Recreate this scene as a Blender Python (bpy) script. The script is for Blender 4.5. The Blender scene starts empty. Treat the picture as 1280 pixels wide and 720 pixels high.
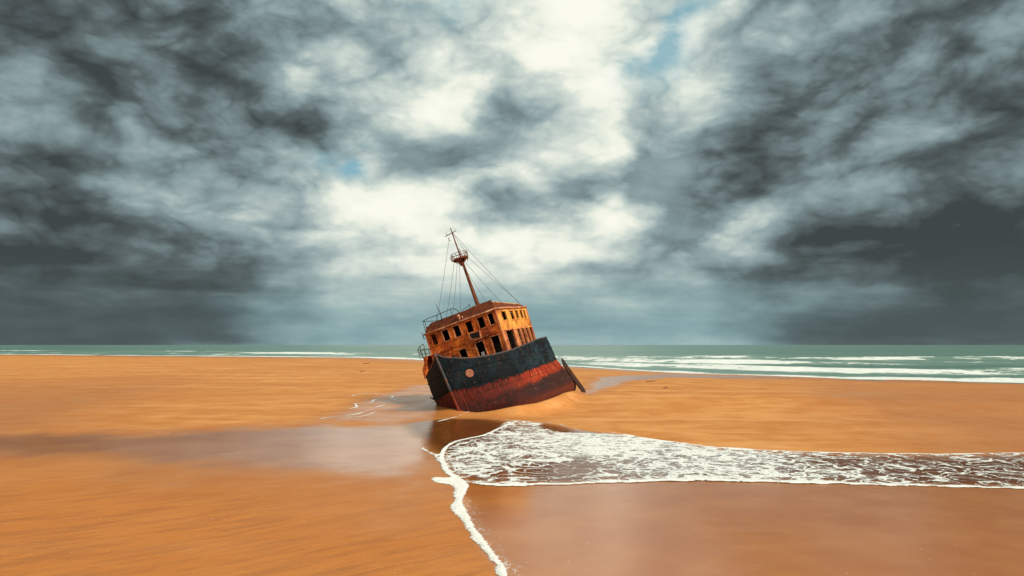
import bpy, bmesh, math, random
import numpy as np
from mathutils import Vector, Matrix, noise as mn

random.seed(7)
rng = np.random.RandomState(5)
scene = bpy.context.scene
COL = scene.collection

# ------------------------------------------------------------------ camera
F = 850.0; EYE = 6.0; PIT = math.atan(71 / F)
cam = bpy.data.cameras.new("camera"); co = bpy.data.objects.new("camera", cam); COL.objects.link(co)
cam.sensor_width = 36; cam.lens = 36 * F / 1280; cam.clip_start = .1; cam.clip_end = 60000
co.location = (0, 0, EYE); co.rotation_euler = (math.pi / 2 + PIT, 0, 0)
scene.camera = co

def at(px, py, z=0.0):
    """ground point (at height z) seen at a spot of the photograph"""
    u = (px - 640) / F; v = (360 - py) / F
    d = (u, math.cos(PIT) - v * math.sin(PIT), math.sin(PIT) + v * math.cos(PIT))
    t = (z - EYE) / d[2]
    return (d[0] * t, d[1] * t)

# ------------------------------------------------------------------ numpy noise
def _h(ix, iy, s):
    n = (ix * 374761393 + iy * 668265263 + s * 974711) & 0x7fffffff
    n = ((n ^ (n >> 13)) * 1274126177) & 0x7fffffff
    return ((n ^ (n >> 16)) & 0xffff) / 65535.0
def vnoise(x, y, s=0):
    x = np.asarray(x, float); y = np.asarray(y, float)
    ix = np.floor(x).astype(np.int64); iy = np.floor(y).astype(np.int64)
    fx = x - ix; fy = y - iy
    fx = fx * fx * (3 - 2 * fx); fy = fy * fy * (3 - 2 * fy)
    a = _h(ix, iy, s); b = _h(ix + 1, iy, s); c = _h(ix, iy + 1, s); d = _h(ix + 1, iy + 1, s)
    return (a + (b - a) * fx) * (1 - fy) + (c + (d - c) * fx) * fy
def fbm(x, y, s=0, o=4):
    r = 0; a = .5; t = 0
    for i in range(o):
        r = r + a * vnoise(x * 2 ** i, y * 2 ** i, s + i * 17); t += a; a *= .5
    return r / t - .5
def sst(a, b, x):
    t = np.clip((np.asarray(x, float) - a) / (b - a), 0, 1)
    return t * t * (3 - 2 * t)

def smooth_poly(pts, n=6, closed=False):
    P = [np.array(p, float) for p in pts]; out = []
    m = len(P); rng_ = range(m if closed else m - 1)
    for i in rng_:
        if closed: a, b, c, d = P[(i - 1) % m], P[i], P[(i + 1) % m], P[(i + 2) % m]
        else: a, b, c, d = P[max(i - 1, 0)], P[i], P[i + 1], P[min(i + 2, m - 1)]
        for k in range(n):
            t = k / n
            out.append(.5 * ((2 * b) + (-a + c) * t + (2 * a - 5 * b + 4 * c - d) * t * t + (-a + 3 * b - 3 * c + d) * t ** 3))
    if not closed: out.append(P[-1])
    return np.array(out)
def poly_dist(X, Y, poly, closed=True):
    """distance to a polyline; signed (positive inside) when closed"""
    P = np.asarray(poly); Q = np.roll(P, -1, 0)
    if not closed: P = P[:-1]; Q = Q[:-1]
    best = np.full(X.shape, 1e9); ins = np.zeros(X.shape, bool)
    for (ax, ay), (bx, by) in zip(P, Q):
        dx, dy = bx - ax, by - ay; L = dx * dx + dy * dy + 1e-12
        t = np.clip(((X - ax) * dx + (Y - ay) * dy) / L, 0, 1)
        best = np.minimum(best, (X - ax - t * dx) ** 2 + (Y - ay - t * dy) ** 2)
        if closed:
            c = ((ay > Y) != (by > Y)) & (X < (bx - ax) * (Y - ay) / ((by - ay) if abs(by - ay) > 1e-12 else 1e-12) + ax)
            ins ^= c
    best = np.sqrt(best)
    return np.where(ins, best, -best) if closed else best
def wpoly(pts, z=0.0): return [at(a, b, z) for a, b in pts]

# ------------------------------------------------------------------ node helper
class G:
    def __init__(s, nt): s.nt = nt
    def n(s, t, **k):
        nd = s.nt.nodes.new(t)
        for a, b in k.items(): setattr(nd, a, b)
        return nd
    def put(s, sock, v):
        if isinstance(v, V): s.nt.links.new(v.s, sock)
        elif isinstance(v, bpy.types.NodeSocket): s.nt.links.new(v, sock)
        elif isinstance(v, (tuple, list)) and len(v) == 3 and sock.type == 'RGBA': sock.default_value = (*v, 1)
        else: sock.default_value = v
    def m(s, op, *a, clamp=False):
        nd = s.n('ShaderNodeMath', operation=op, use_clamp=clamp)
        for i, v in enumerate(a): s.put(nd.inputs[i], v)
        return V(s, nd.outputs[0])
    def ss(s, a, b, x):
        nd = s.n('ShaderNodeMapRange', interpolation_type='SMOOTHSTEP')
        s.put(nd.inputs[0], x); s.put(nd.inputs[1], a); s.put(nd.inputs[2], b)
        return V(s, nd.outputs[0])
    def mix(s, f, a, b):
        nd = s.n('ShaderNodeMix', data_type='RGBA'); s.put(nd.inputs[0], f); s.put(nd.inputs[6], a); s.put(nd.inputs[7], b)
        return V(s, nd.outputs[2])
    def noise(s, vec, scale, detail=4, rough=.5, dist=0.0):
        nd = s.n('ShaderNodeTexNoise'); s.put(nd.inputs['Vector'], vec)
        nd.inputs['Scale'].default_value = scale; nd.inputs['Detail'].default_value = detail
        nd.inputs['Roughness'].default_value = rough; nd.inputs['Distortion'].default_value = dist
        return V(s, nd.outputs[0])
    def noisec(s, vec, scale, detail=2):
        nd = s.n('ShaderNodeTexNoise'); s.put(nd.inputs['Vector'], vec)
        nd.inputs['Scale'].default_value = scale; nd.inputs['Detail'].default_value = detail
        return nd.outputs[1]
    def voro(s, vec, scale, feature='DISTANCE_TO_EDGE', rnd=1.0):
        nd = s.n('ShaderNodeTexVoronoi', feature=feature); s.put(nd.inputs['Vector'], vec)
        nd.inputs['Scale'].default_value = scale; nd.inputs['Randomness'].default_value = rnd
        return V(s, nd.outputs[0])
    def vm(s, op, a, b=None, scale=None):
        nd = s.n('ShaderNodeVectorMath', operation=op); s.put(nd.inputs[0], a)
        if b is not None: s.put(nd.inputs[1], b)
        if scale is not None: s.put(nd.inputs['Scale'], scale)
        return nd.outputs[0]
    def geo(s): return s.n('ShaderNodeNewGeometry').outputs['Position']
    def obj(s): return s.n('ShaderNodeTexCoord').outputs['Object']
    def sep(s, v):
        nd = s.n('ShaderNodeSeparateXYZ'); s.put(nd.inputs[0], v); return [V(s, o) for o in nd.outputs]
    def comb(s, x, y, z):
        nd = s.n('ShaderNodeCombineXYZ')
        for i, v in enumerate((x, y, z)): s.put(nd.inputs[i], v)
        return nd.outputs[0]
    def attr(s, name): return V(s, s.n('ShaderNodeAttribute', attribute_name=name).outputs['Fac'])
    def bump(s, h, dist, strength=1.0, normal=None):
        nd = s.n('ShaderNodeBump'); s.put(nd.inputs['Height'], h); nd.inputs['Distance'].default_value = dist
        s.put(nd.inputs['Strength'], strength)
        if normal is not None: s.put(nd.inputs['Normal'], normal)
        return nd.outputs[0]
    def bsdf(s, base, rough, normal=None, spec=.5, metal=0.0):
        nd = s.n('ShaderNodeBsdfPrincipled'); s.put(nd.inputs['Base Color'], base); s.put(nd.inputs['Roughness'], rough)
        s.put(nd.inputs['Specular IOR Level'], spec); s.put(nd.inputs['Metallic'], metal)
        if normal is not None: s.put(nd.inputs['Normal'], normal)
        return nd.outputs[0]
class V:
    def __init__(s, g, sock): s.g = g; s.s = sock
    def __add__(s, o): return s.g.m('ADD', s, o)
    __radd__ = __add__
    def __sub__(s, o): return s.g.m('SUBTRACT', s, o)
    def __rsub__(s, o): return s.g.m('SUBTRACT', o, s)
    def __mul__(s, o): return s.g.m('MULTIPLY', s, o)
    __rmul__ = __mul__
    def __truediv__(s, o): return s.g.m('DIVIDE', s, o)
def mat(name):
    m = bpy.data.materials.new(name); m.use_nodes = True; m.node_tree.nodes.clear()
    g = G(m.node_tree); out = g.n('ShaderNodeOutputMaterial')
    g.done = lambda sock: g.put(out.inputs['Surface'], sock)
    return m, g

# ------------------------------------------------------------------ light and sky
SUN_EL = math.radians(40); SUN_DIR = Vector((.78, -.63, 0)).normalized() * math.cos(SUN_EL) + Vector((0, 0, math.sin(SUN_EL)))
sl = bpy.data.lights.new("sun", 'SUN'); sl.energy = 3.8; sl.angle = math.radians(14); sl.color = (1, .93, .8)
so = bpy.data.objects.new("sun", sl); COL.objects.link(so); so.location = (30, -20, 60)
so.rotation_euler = SUN_DIR.to_track_quat('Z', 'Y').to_euler()

w = bpy.data.worlds.new("World"); scene.world = w; w.use_nodes = True
g = G(w.node_tree); w.node_tree.nodes.clear()
sky = g.n('ShaderNodeTexSky', sky_type='NISHITA', sun_disc=False, sun_elevation=SUN_EL,
          sun_rotation=math.atan2(SUN_DIR.x, SUN_DIR.y))
d = g.n('ShaderNodeTexCoord').outputs['Generated']
dx, dy, dz = g.sep(d)
el0 = g.m('ARCSINE', dz); az0 = g.m('ARCTAN2', dx, dy)
zc = g.m('MAXIMUM', dz, 0.0)
# clouds lie on a high sheet: project the direction on it, so that they flatten towards the horizon
pl = g.comb(dx / (zc + .22), dy / (zc + .22), 0.0)
sc_ = g.comb(az0 * 1.0, el0 * 1.9, 0.0)
wob = g.vm('SUBTRACT', g.noisec(sc_, 5.5, 7), (.5, .5, .5))
wx, wy, wz = g.sep(wob)
az = az0 + wx * .16; el = el0 + wy * .085
def blob(cx, cy, rx, ry, rot=0.0, amp=1.0):
    """a cloud bank centred on a direction"""
    a0 = math.atan((cx - 640) / F); e0 = math.atan((431 - cy) / F)
    a = (az - a0); e = (el - e0)
    c, s_ = math.cos(rot), math.sin(rot)
    u = (a * c + e * s_) / (rx / F); v = (e * c - a * s_) / (ry / F)
    r = g.m('SQRT', u * u + v * v)
    return g.m('EXPONENT', (r * r) * -.9) * amp
n1 = g.noise(pl, 1.5, 7, .55, .25); n2 = g.noise(pl, 4.0, 6, .5, .1); n3 = g.noise(pl, .55, 3, .5); n4 = g.noise(sc_, 6.5, 9, .60, .1)
pf = g.comb(az0 * 1.0 + wx * .10, el0 * 1.7 + wy * .10, 2.0)
puff = 0
for k_, a_ in ((5.0, 1.0), (10.5, .55), (22.0, .30), (45.0, .16)):
    puff = g.m('ABSOLUTE', g.noise(pf, k_, 1, .4) - .5) * a_ + puff
bright = (puff - .17) * 1.25 * g.ss(.03, .16, el0) + (n1 - .5) * .6 + (n2 - .5) * .2 + (n3 - .5) * .3 + (n4 - .5) * .66 + .76
for b in [(470, 172, 80, 34, -.05, .30), (580, 168, 90, 36, .15, .30), (662, 132, 62, 30, .5, .30), (632, 258, 50, 20, .0, .40), (845, 215, 70, 80, .2, .48), (455, 55, 80, 50, .1, .26),
          (625, 85, 30, 26, 0, .22), (712, 224, 36, 26, .1, .34), (560, 30, 60, 40, 0, .12),
          (640, 402, 500, 38, 0, .30), (860, 325, 150, 38, 0, .30), (450, 300, 60, 30, 0, .15)]:
    bright = bright - blob(*b)
for b in [(690, 40, 90, 70, .3, .26), (515, 118, 60, 30, 0, .26), (480, 250, 60, 26, 0, .30), (600, 300, 150, 24, 0, .26), (745, 108, 60, 34, 0, .28), (745, 185, 80, 18, .3, .20),
          (770, 262, 40, 24, 0, .2), (610, 62, 60, 26, 0, .16), (500, 340, 90, 10, .02, .22), (760, 318, 90, 12, 0, .16)]:
    bright = bright + blob(*b)
# dark banks added left and right of the cloud break, dimming the sides
aa = g.m('ABSOLUTE', az0 + wz * .30 + (n3 - .5) * .5)
bank = g.ss(.23, .48, aa) * g.ss(1.9, 1.3, aa)
bright = g.m('MAXIMUM', bright, .34 + (n4 - .5) * .6 + (n2 - .5) * .3)
bright = bright - bank * (.56 - (n3 - .5) * .6)
band = g.noise(g.comb(az0 * 2.0, el0 * 26.0, 7.0), 1.2, 5, .55, .3)
bright = bright + (band - .5) * .55 * g.ss(.20, .06, el0)
low = g.ss(.13, .02, el0 + (n1 - .5) * .06)
cr = g.n('ShaderNodeValToRGB'); g.put(cr.inputs[0], bright); e = cr.color_ramp.elements
stops = [(.0, (.05, .063, .064)), (.16, (.10, .13, .135)), (.34, (.21, .285, .30)), (.50, (.34, .435, .44)), (.68, (.59, .67, .62)), (.84, (.86, .89, .78)), (1, (.96, .96, .86))]
while len(e) < len(stops): e.new(.5)
for i, (p_, c_) in enumerate(stops): e[i].position = max(p_, 0.0); e[i].color = (*c_, 1)
cloud = g.mix(low * .68, cr.outputs[0], g.mix(bank, (.225, .385, .405), (.085, .115, .12)))
# blue shows through the gaps
gap = g.m('MAXIMUM', blob(838, 38, 50, 30, .8, 1.0), blob(450, 203, 34, 14, 0, 1.1))
gap = g.m('MAXIMUM', gap, blob(795, 75, 30, 16, .7, .6)); gap = g.m('MAXIMUM', gap, blob(545, 0, 34, 16, 0, .5))
gap = g.m('MULTIPLY', gap * 1.5, g.ss(.60, .42, n2), clamp=True)
skyc = g.mix(.75, g.vm('SCALE', sky.outputs[0], scale=.11), (.16, .44, .53))
bg1 = g.n('ShaderNodeBackground'); g.put(bg1.inputs[0], g.mix(gap * .8, cloud, skyc)); bg1.inputs[1].default_value = 1.0
wo = g.n('ShaderNodeOutputWorld'); g.put(wo.inputs[0], bg1.outputs[0])

scene.view_settings.view_transform = 'Standard'; scene.view_settings.look = 'None'
scene.view_settings.exposure = 0; scene.view_settings.gamma = 1

# ------------------------------------------------------------------ object helpers
def link(name, me, m=None, parent=None, smooth=False):
    o = bpy.data.objects.new(name, me); COL.objects.link(o)
    if m:
        me.materials.clear(); me.materials.append(m)
    if parent: o.parent = parent
    if smooth:
        for p in me.polygons: p.use_smooth = True
    return o
def obj(name, bm, m, parent=None, smooth=False):
    me = bpy.data.meshes.new(name); bm.normal_update(); bm.to_mesh(me); bm.free()
    return link(name, me, m, parent, smooth)
def tag(o, label=None, cat=None, group=None, kind=None):
    for k, v in (('label', label), ('category', cat), ('group', group), ('kind', kind)):
        if v: o[k] = v
    return o
def grid_obj(name, X, Y, Z, m, attrs={}, keep=None, kind=None):
    h, wd = X.shape
    idx = np.arange(h * wd).reshape(h, wd)
    a, b, c, dd = idx[:-1, :-1].ravel(), idx[:-1, 1:].ravel(), idx[1:, 1:].ravel(), idx[1:, :-1].ravel()
    fc = np.stack([a, b, c, dd], 1)
    co_ = np.stack([X.ravel(), Y.ravel(), Z.ravel()], 1)
    if keep is not None:
        k = keep.ravel(); fk = k[fc].any(1); fc = fc[fk]
        used = np.unique(fc); rm = np.full(h * wd, -1); rm[used] = np.arange(len(used))
        fc = rm[fc]; co_ = co_[used]
    else: used = np.arange(h * wd)
    me = bpy.data.meshes.new(name)
    me.vertices.add(len(co_)); me.vertices.foreach_set('co', co_.ravel().astype(np.float32))
    me.loops.add(fc.size); me.loops.foreach_set('vertex_index', fc.ravel().astype(np.int32))
    me.polygons.add(len(fc)); me.polygons.foreach_set('loop_start', (np.arange(len(fc)) * 4).astype(np.int32))
    me.polygons.foreach_set('loop_total', np.full(len(fc), 4, np.int32))
    me.polygons.foreach_set('use_smooth', np.ones(len(fc), bool))
    me.update(); me.validate()
    for k, v in attrs.items():
        at_ = me.attributes.new(k, 'FLOAT', 'POINT'); at_.data.foreach_set('value', v.ravel()[used].astype(np.float32))
    o = link(name, me, m)
    if kind: o['kind'] = kind
    return o
def tube(bm, pts, r, seg=8, r1=None):
    pts = [Vector(p) for p in pts]; rings = []
    for i, p in enumerate(pts):
        t = (pts[min(i + 1, len(pts) - 1)] - pts[max(i - 1, 0)]).normalized()
        a = t.orthogonal().normalized() if i == 0 else (prev - t * prev.dot(t)).normalized()
        prev = a; b = t.cross(a); rr = r if r1 is None else r + (r1 - r) * i / (len(pts) - 1)
        rings.append([bm.verts.new(p + (a * math.cos(k * 2 * math.pi / seg) + b * math.sin(k * 2 * math.pi / seg)) * rr) for k in range(seg)])
    for A, B in zip(rings, rings[1:]):
        for k in range(seg): bm.faces.new((A[k], A[(k + 1) % seg], B[(k + 1) % seg], B[k]))
    bm.faces.new(rings[0][::-1]); bm.faces.new(rings[-1])
def box(bm, x0, x1, y0, y1, z0, z1, M=None):
    vs = [bm.verts.new((M @ Vector(c)) if M else Vector(c)) for c in
          [(x0, y0, z0), (x1, y0, z0), (x1, y1, z0), (x0, y1, z0), (x0, y0, z1), (x1, y0, z1), (x1, y1, z1), (x0, y1, z1)]]
    for f in [(3, 2, 1, 0), (4, 5, 6, 7), (0, 1, 5, 4), (1, 2, 6, 5), (2, 3, 7, 6), (3, 0, 4, 7)]: bm.faces.new([vs[i] for i in f])

# ------------------------------------------------------------------ the shape of the ground
SHX = np.array([-4000, -1500, -600, -300, -78, -36, 14, 35, 60, 100, 200, 600, 4000.])
SHY = np.array([700, 620, 500, 420, 329, 276, 196, 150, 122, 100, 78, 50, 20.])
def shore(x): return np.interp(x, SHX, SHY) + 5 * fbm(x * .05, x * 0 + 3, 2, 3) * 2
BANK = np.array([(-4.6, 59.8), (-3.2, 59.3), (-1.6, 58.6), (.3, 58.5), (2.3, 60.2), (3.9, 63.5), (5.3, 68.), (6.7, 73.), (7.6, 78)])
BH = [.0, .12, .42, .80, .95, 1.12, 1.25, 1.15, .6]
SB = np.array([(-5.2, 60.), (-6.6, 63), (-7.2, 66.5), (-6.2, 72)])
def gz(X, Y):
    X = np.asarray(X, float); Y = np.asarray(Y, float)
    sh = shore(X)
    t = np.clip((Y - 57) / np.maximum(sh - 57, 8), 0, 2); t = np.where(Y >= sh, np.maximum(t, 1.0), t)
    base = .75 * sst(0, .12, t) - .35 * sst(.25, .6, t)
    base = base - .45 * sst(.6, 1.0, t)
    base = np.where(t >= 1, base - .05 * np.clip(Y - sh, 0, 60), base)
    base = base * sst(-2, -12, X) * .5 + base * (1 - sst(-2, -12, X))
    und = .16 * fbm(X * .09, Y * .06, 9, 3) + .05 * fbm(X * .35, Y * .2, 4, 3)
    z = base + und * sst(57, 64, Y) + .04 * fbm(X * .12, Y * .12, 31, 3)
    # sand banked up against the wreck
    m = (Y > 50) & (Y < 90) & (X > -25) & (X < 25)
    if m.any():
        x, y = X[m], Y[m]; best = np.full(x.shape, 1e9); hh = np.zeros(x.shape)
        for i in range(len(BANK) - 1):
            (ax, ay), (bx, by) = BANK[i], BANK[i + 1]; dx_, dy_ = bx - ax, by - ay
            tt = np.clip(((x - ax) * dx_ + (y - ay) * dy_) / (dx_ ** 2 + dy_ ** 2), 0, 1)
            dd = np.hypot(x - ax - tt * dx_, y - ay - tt * dy_); hv = BH[i] + (BH[i + 1] - BH[i]) * tt
            k = dd < best; best = np.where(k, dd, best); hh = np.where(k, hv, hh)
        zz = z[m]; wgt = np.exp(-(best / .95) ** 2)
        zz = zz * (1 - wgt) + np.maximum(zz, hh + .06 * fbm(x, y, 3)) * wgt
        ds = poly_dist(x, y, SB, False); w2 = np.exp(-(ds / 1.6) ** 2)
        zz = zz * (1 - w2) + np.maximum(zz, .45) * w2
        z = z.copy(); z[m] = zz
    return z
def wet_mask(X, Y):
    n = fbm(X * .12, Y * .10, 12, 4); n2_ = fbm(X * .5, Y * .35, 51, 3)
    def soft(pts, s, z=0, amp=1.0):
        return sst(-s, s, poly_dist(X, Y, wpoly(pts, z)) + n * s * 2.2 * amp + n2_ * s * .6)
    a = soft([(-500, 548), (200, 535), (438, 527), (500, 522), (560, 519), (600, 521), (640, 524), (640, 600), (600, 640), (560, 628), (525, 640), (470, 640), (438, 632), (200, 588), (-500, 560)], 6.5, amp=.45)
    b = soft([(556, 600), (583, 625), (575, 650), (600, 690), (618, 712), (640, 760), (900, 1200), (4000, 1200), (2600, 600), (1700, 590), (1280, 578), (1000, 572), (842, 560), (742, 540), (688, 530), (640, 526), (560, 524)], .25, amp=.2)
    c = soft([(470, 498), (505, 484), (552, 482), (600, 505), (590, 520), (560, 524), (438, 530), (380, 522)], 2.2, .1, .8) * .84
    d_ = soft([(722, 500), (735, 488), (742, 474), (778, 470), (842, 466.5), (1000, 470), (1000, 474), (842, 473), (790, 480), (760, 491), (738, 499)], 2.0, .3, .7) * .95
    q = Y - shore(X)
    e_ = sst(-75, -10, q + n * 30) * .8
    # wetness added far to either side to darken the sand there
    s1 = sst(6, 22, np.abs(X + 3) - .28 * Y + n * 10) * .75 * sst(170, 60, Y)
    rip = .25 * sst(.05, .2, fbm(X * .05, Y * .25, 77, 3)) * sst(60, 70, Y)
    return np.clip(np.maximum.reduce([a, b, c, d_, e_, s1, rip]), 0, 1)

rows = np.concatenate([-40 + np.arange(0, 50, 2.5), 10 + np.cumsum(np.full(1, .1)), ])
ys = [-40.]
while ys[-1] < 900:
    y = ys[-1]; ys.append(y + (2.5 if y < 12 else .2 if y < 56 else .16 if y < 76 else .32 if y < 100 else (y * .009)))
ys = np.array(ys); ts = np.linspace(-1, 1, 561)
Yg, Tg = np.meshgrid(ys, ts, indexing='ij'); Tg = np.sign(Tg) * (np.abs(Tg) * .55 + .45 * np.abs(Tg) ** 3)
Xg = Tg * (np.abs(Yg) * .95 + 26)
Zg = gz(Xg, Yg)
WET = wet_mask(Xg, Yg)
DAMP = np.clip(sst(44, 24, Yg + 6 * fbm(Xg * .1, Yg * .1, 88, 3)) + .45 * sst(.0, .25, fbm(Xg * .03, Yg * .12, 89, 4)) * sst(55, 62, Yg), 0, 1)

ms, g = mat("beach sand")
p = g.geo(); wet = g.attr('wet')
nA = g.noise(p, .35, 5, .55); nB = g.noise(p, 6, 5, .6); nG = g.noise(p, 45, 3, .7)
str_ = g.noise(g.vm('MULTIPLY', p, (.25, 1.3, 1.0)), 1.1, 5, .55, .6)
wet0 = g.m('ADD', wet, 0.0, clamp=True)
wetn = g.m('ADD', wet0 * .98, (nA - .5) * .45 * g.ss(.0, .3, wet0) * g.ss(1.15, .6, wet0) + (str_ - .5) * .15, clamp=True)
glz = g.ss(-.1, 1.05, wetn) * wetn
dry = g.mix(g.ss(.3, .7, nA * .6 + str_ * .4), (.52, .185, .036), (.74, .35, .115))
dry = g.mix(g.ss(.35, .75, nB) * .35, dry, (.46, .18, .04))
lng = g.noise(g.vm('MULTIPLY', p, (.05, .22, 1)), 1.0, 5, .6, .5)
dry = g.mix(g.ss(.48, .66, lng) * .40, dry, (.48, .19, .055))
dry = g.mix(g.ss(.5, .36, lng) * .4, dry, (.80, .42, .16))
wetc = g.mix(g.ss(.3, .7, nA), (.42, .135, .026), (.50, .185, .044))
damp = g.attr('damp')
rot_ = g.n('ShaderNodeVectorRotate', rotation_type='Z_AXIS'); g.put(rot_.inputs['Vector'], p); rot_.inputs['Angle'].default_value = -.65
dg = g.noise(g.vm('MULTIPLY', rot_.outputs[0], (.22, 1.2, 1)), 1.5, 6, .65, .3)
dry = g.mix(g.ss(.0, 1.0, damp + (nA - .5) * .5) * .8, dry, g.mix(g.ss(.42, .64, dg), (.54, .175, .022), (.40, .125, .022)))
dry = g.mix(g.ss(.45, .75, g.noise(p, 26, 2, .7)) * .45, dry, (.30, .10, .02))
base = g.mix(wetn, dry, wetc)
base = g.mix(g.ss(.62, .74, g.noise(p, 22, 2, .6)) * .22, base, (.16, .07, .03))
spk = g.ss(.075, .045, g.voro(p, 2.6, 'F1')) * g.ss(.45, .6, g.noise(p, 1.3, 2, .5)) * .8
base = g.mix(spk, base, (.8, .68, .5))
rough = .92 - wetn * .38 - glz * glz * .47 - damp * (1 - wetn) * .18 + (nG - .5) * .05
hgt = nG * .22 + nB * .35 + dg * .7 + str_ * .35 + g.noise(p, 1.4, 4, .5) * .5
rip = g.noise(g.vm('MULTIPLY', p, (.55, 2.2, 1.0)), 2.2, 4, .55, .4)
nrm = g.bump(hgt + rip * .5, .05, 1.0 - wetn * .35 - glz * .55)
sh_ = g.bsdf(base, rough, nrm, .18 + glz * .65 + damp * (1 - wetn) * .25)
g.done(sh_)
beach = grid_obj("beach", Xg, Yg, Zg, ms, {'wet': WET, 'damp': DAMP}, kind='structure')

# ------------------------------------------------------------------ the sea
ysea = [35.]
while ysea[-1] < 30000: ysea.append(ysea[-1] + max(.5, ysea[-1] * (.0042 if ysea[-1] < 700 else .02)))
ysea = np.array(ysea); tt_ = np.linspace(-1, 1, 561)
Ys, Ts = np.meshgrid(ysea, tt_, indexing='ij'); Xs = Ts * (Ys * .95 + 10)
q = Ys - shore(Xs)
wob_ = fbm(Xs * .022, Ys * .012, 40, 5) * 1.5
amp = sst(8, 60, q) * sst(900, 300, q)
ph = (q + wob_ * 34)
Zs = -.02 + amp * (.42 * np.exp(-((ph - 62 - 20 * fbm(Xs * .01, Xs * 0, 3)) / 7) ** 2) + .62 * np.exp(-((ph - 120) / 10) ** 2) * (.4 + 1.3 * vnoise(Xs * .014, Xs * 0, 60)) + .5 * np.exp(-((ph - 205) / 14) ** 2) * (.3 + 1.2 * vnoise(Xs * .01, Xs * 0 + 5, 61)))
Zs = Zs * (1 + 1.3 * sst(-20, 45, Xs) * sst(500, 250, Ys) * vnoise(Xs * .03, Ys * .01, 66))
Zs = Zs + amp * .30 * fbm(Xs * .07, Ys * .12, 8, 4) + .25 * fbm(Xs * .02, Ys * .045, 18, 4) * sst(40, 300, q)
# whitewater strength
fm = sst(34, 6, q + wob_ * 26) * .95
right = sst(-20, 45, Xs)
fm = np.maximum(fm, (.62 + .3 * right) * np.exp(-((ph - 60) / (17 + 10 * right)) ** 2))
nb = vnoise(Xs * .014, Xs * 0, 60)
fm = np.maximum(fm, np.exp(-((ph - 112) / 15) ** 2) * (.30 + .8 * nb) * (1 + .5 * right))
fm = np.maximum(fm, np.exp(-((ph - 196) / 16) ** 2) * (.1 + .75 * vnoise(Xs * .01, Xs * 0 + 5, 61)))
fm = np.maximum(fm, (.32 + .16 * right) * np.exp(-((ph - 150) / 60) ** 2))
fm = fm * (.62 + .9 * fbm(Xs * .045, Ys * .03, 77, 3) + .38)
fm = fm * sst(-3, .5, q)
msea, g = mat("sea water")
p = g.geo(); fo = g.attr('foam')
na = g.noise(g.vm('MULTIPLY', p, (.07, .10, 1)), 1.0, 6, .62, .8); nb_ = g.noise(g.vm('MULTIPLY', p, (.6, 1.1, 1)), 1.0, 5, .6)
fac = g.ss(.48, .62, fo * .72 + (na - .5) * 1.25 + (nb_ - .5) * .35 + .05)
wc = g.mix(g.ss(.3, .7, g.noise(g.vm('MULTIPLY', p, (.004, .02, 1)), 1.0, 4)), (.085, .18, .145), (.135, .245, .20))
wc = g.mix(g.ss(.15, .6, fo) * .5, wc, (.22, .34, .26))
col = g.mix(fac, wc, g.mix(g.ss(.3, .7, nb_), (.70, .74, .70), (.86, .88, .82)))
hh = g.noise(g.vm('MULTIPLY', p, (.35, .8, 1)), 1.0, 5, .62) * .9 + na * .6 + fac * .3
g.done(g.bsdf(col, .34 + fac * .4, g.bump(hh, .5, 1.0), .5))
sea = grid_obj("sea", Xs, Ys, Zs, msea, {'foam': fm}, keep=(q > -4), kind='structure')

# ------------------------------------------------------------------ swash: the thin sheet of water and its foam
def edge_noise(X, Y, a): return a * (1.3 * fbm(X * .45, Y * .45, 21, 3) + .9 * fbm(X * 1.7, Y * 1.7, 22, 3))
TOPE = [(496, 530), (520, 526), (542, 523.5), (570, 521.5), (596, 522.5), (625, 524), (646, 526), (670, 527.5), (688, 528), (704, 531), (722, 536.5), (742, 538.5), (771, 541.5), (796, 546), (820, 550), (842, 552.5), (900, 559), (980, 564), (1100, 567), (1280, 566), (1600, 560), (2400, 560)]
BOTE = [(2400, 640), (1600, 622), (1280, 612), (1080, 606), (960, 604), (842, 602), (800, 603.5), (771, 603.5), (735, 606), (688, 607.5), (650, 608), (620, 607.5), (598, 606), (584, 604), (572, 602), (560, 594), (553, 585), (547, 578), (538, 570), (529.7, 563.5), (518, 553), (506.5, 545.5), (499, 538)]
swp = smooth_poly(wpoly(TOPE + BOTE), 5, True)
lace_p = smooth_poly(wpoly([(640, 524), (604, 545), (575, 551), (556, 562), (553, 574), (556, 586), (566, 596), (584, 603), (650, 611), (842, 608), (2400, 700), (2400, 540), (842, 545), (700, 524)]), 4, True)
lobe = smooth_poly(wpoly([(646, 527), (628, 534), (606, 544), (585, 548.5), (568, 553), (556, 561), (552.5, 570), (554, 581), (560, 592), (572, 600)]), 5, False)
x0, x1, y0_, y1_ = -14, 62, 23.5, 56
XX, YY = np.meshgrid(np.arange(x0, x1, .14), np.arange(y0_, y1_, .14))
ed = poly_dist(XX, YY, swp) + edge_noise(XX, YY, .38) * sst(52, 40, YY) + .9 * fbm(XX * .16, YY * .1, 44, 3) * sst(-2, 6, XX) * sst(44, 30, YY)
inl = poly_dist(XX, YY, lace_p); dl = poly_dist(XX, YY, lobe, False)
PX = 640 + F * XX / (YY * math.cos(PIT) - EYE * math.sin(PIT)); PY = 360 + F * (YY * math.sin(PIT) + EYE * math.cos(PIT)) / (YY * math.cos(PIT) - EYE * math.sin(PIT))
def spot(px, py, rx, ry, rot=0):
    cx, cy = at(px, py); c, s = math.cos(rot), math.sin(rot); a, b = XX - cx, YY - cy
    return np.exp(-(((a * c + b * s) / rx) ** 2 + ((b * c - a * s) / ry) ** 2))
dens = .40 + .0 * XX
dens += .42 * spot(700, 548, 5.5, 4.0, -.3) + .38 * spot(800, 566, 6, 5, -.5) + .30 * spot(842, 590, 5, 3.5, .2) + .2 * spot(600, 578, 3, 5) + .25 * spot(760, 553, 6, 3, -.3)
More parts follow.
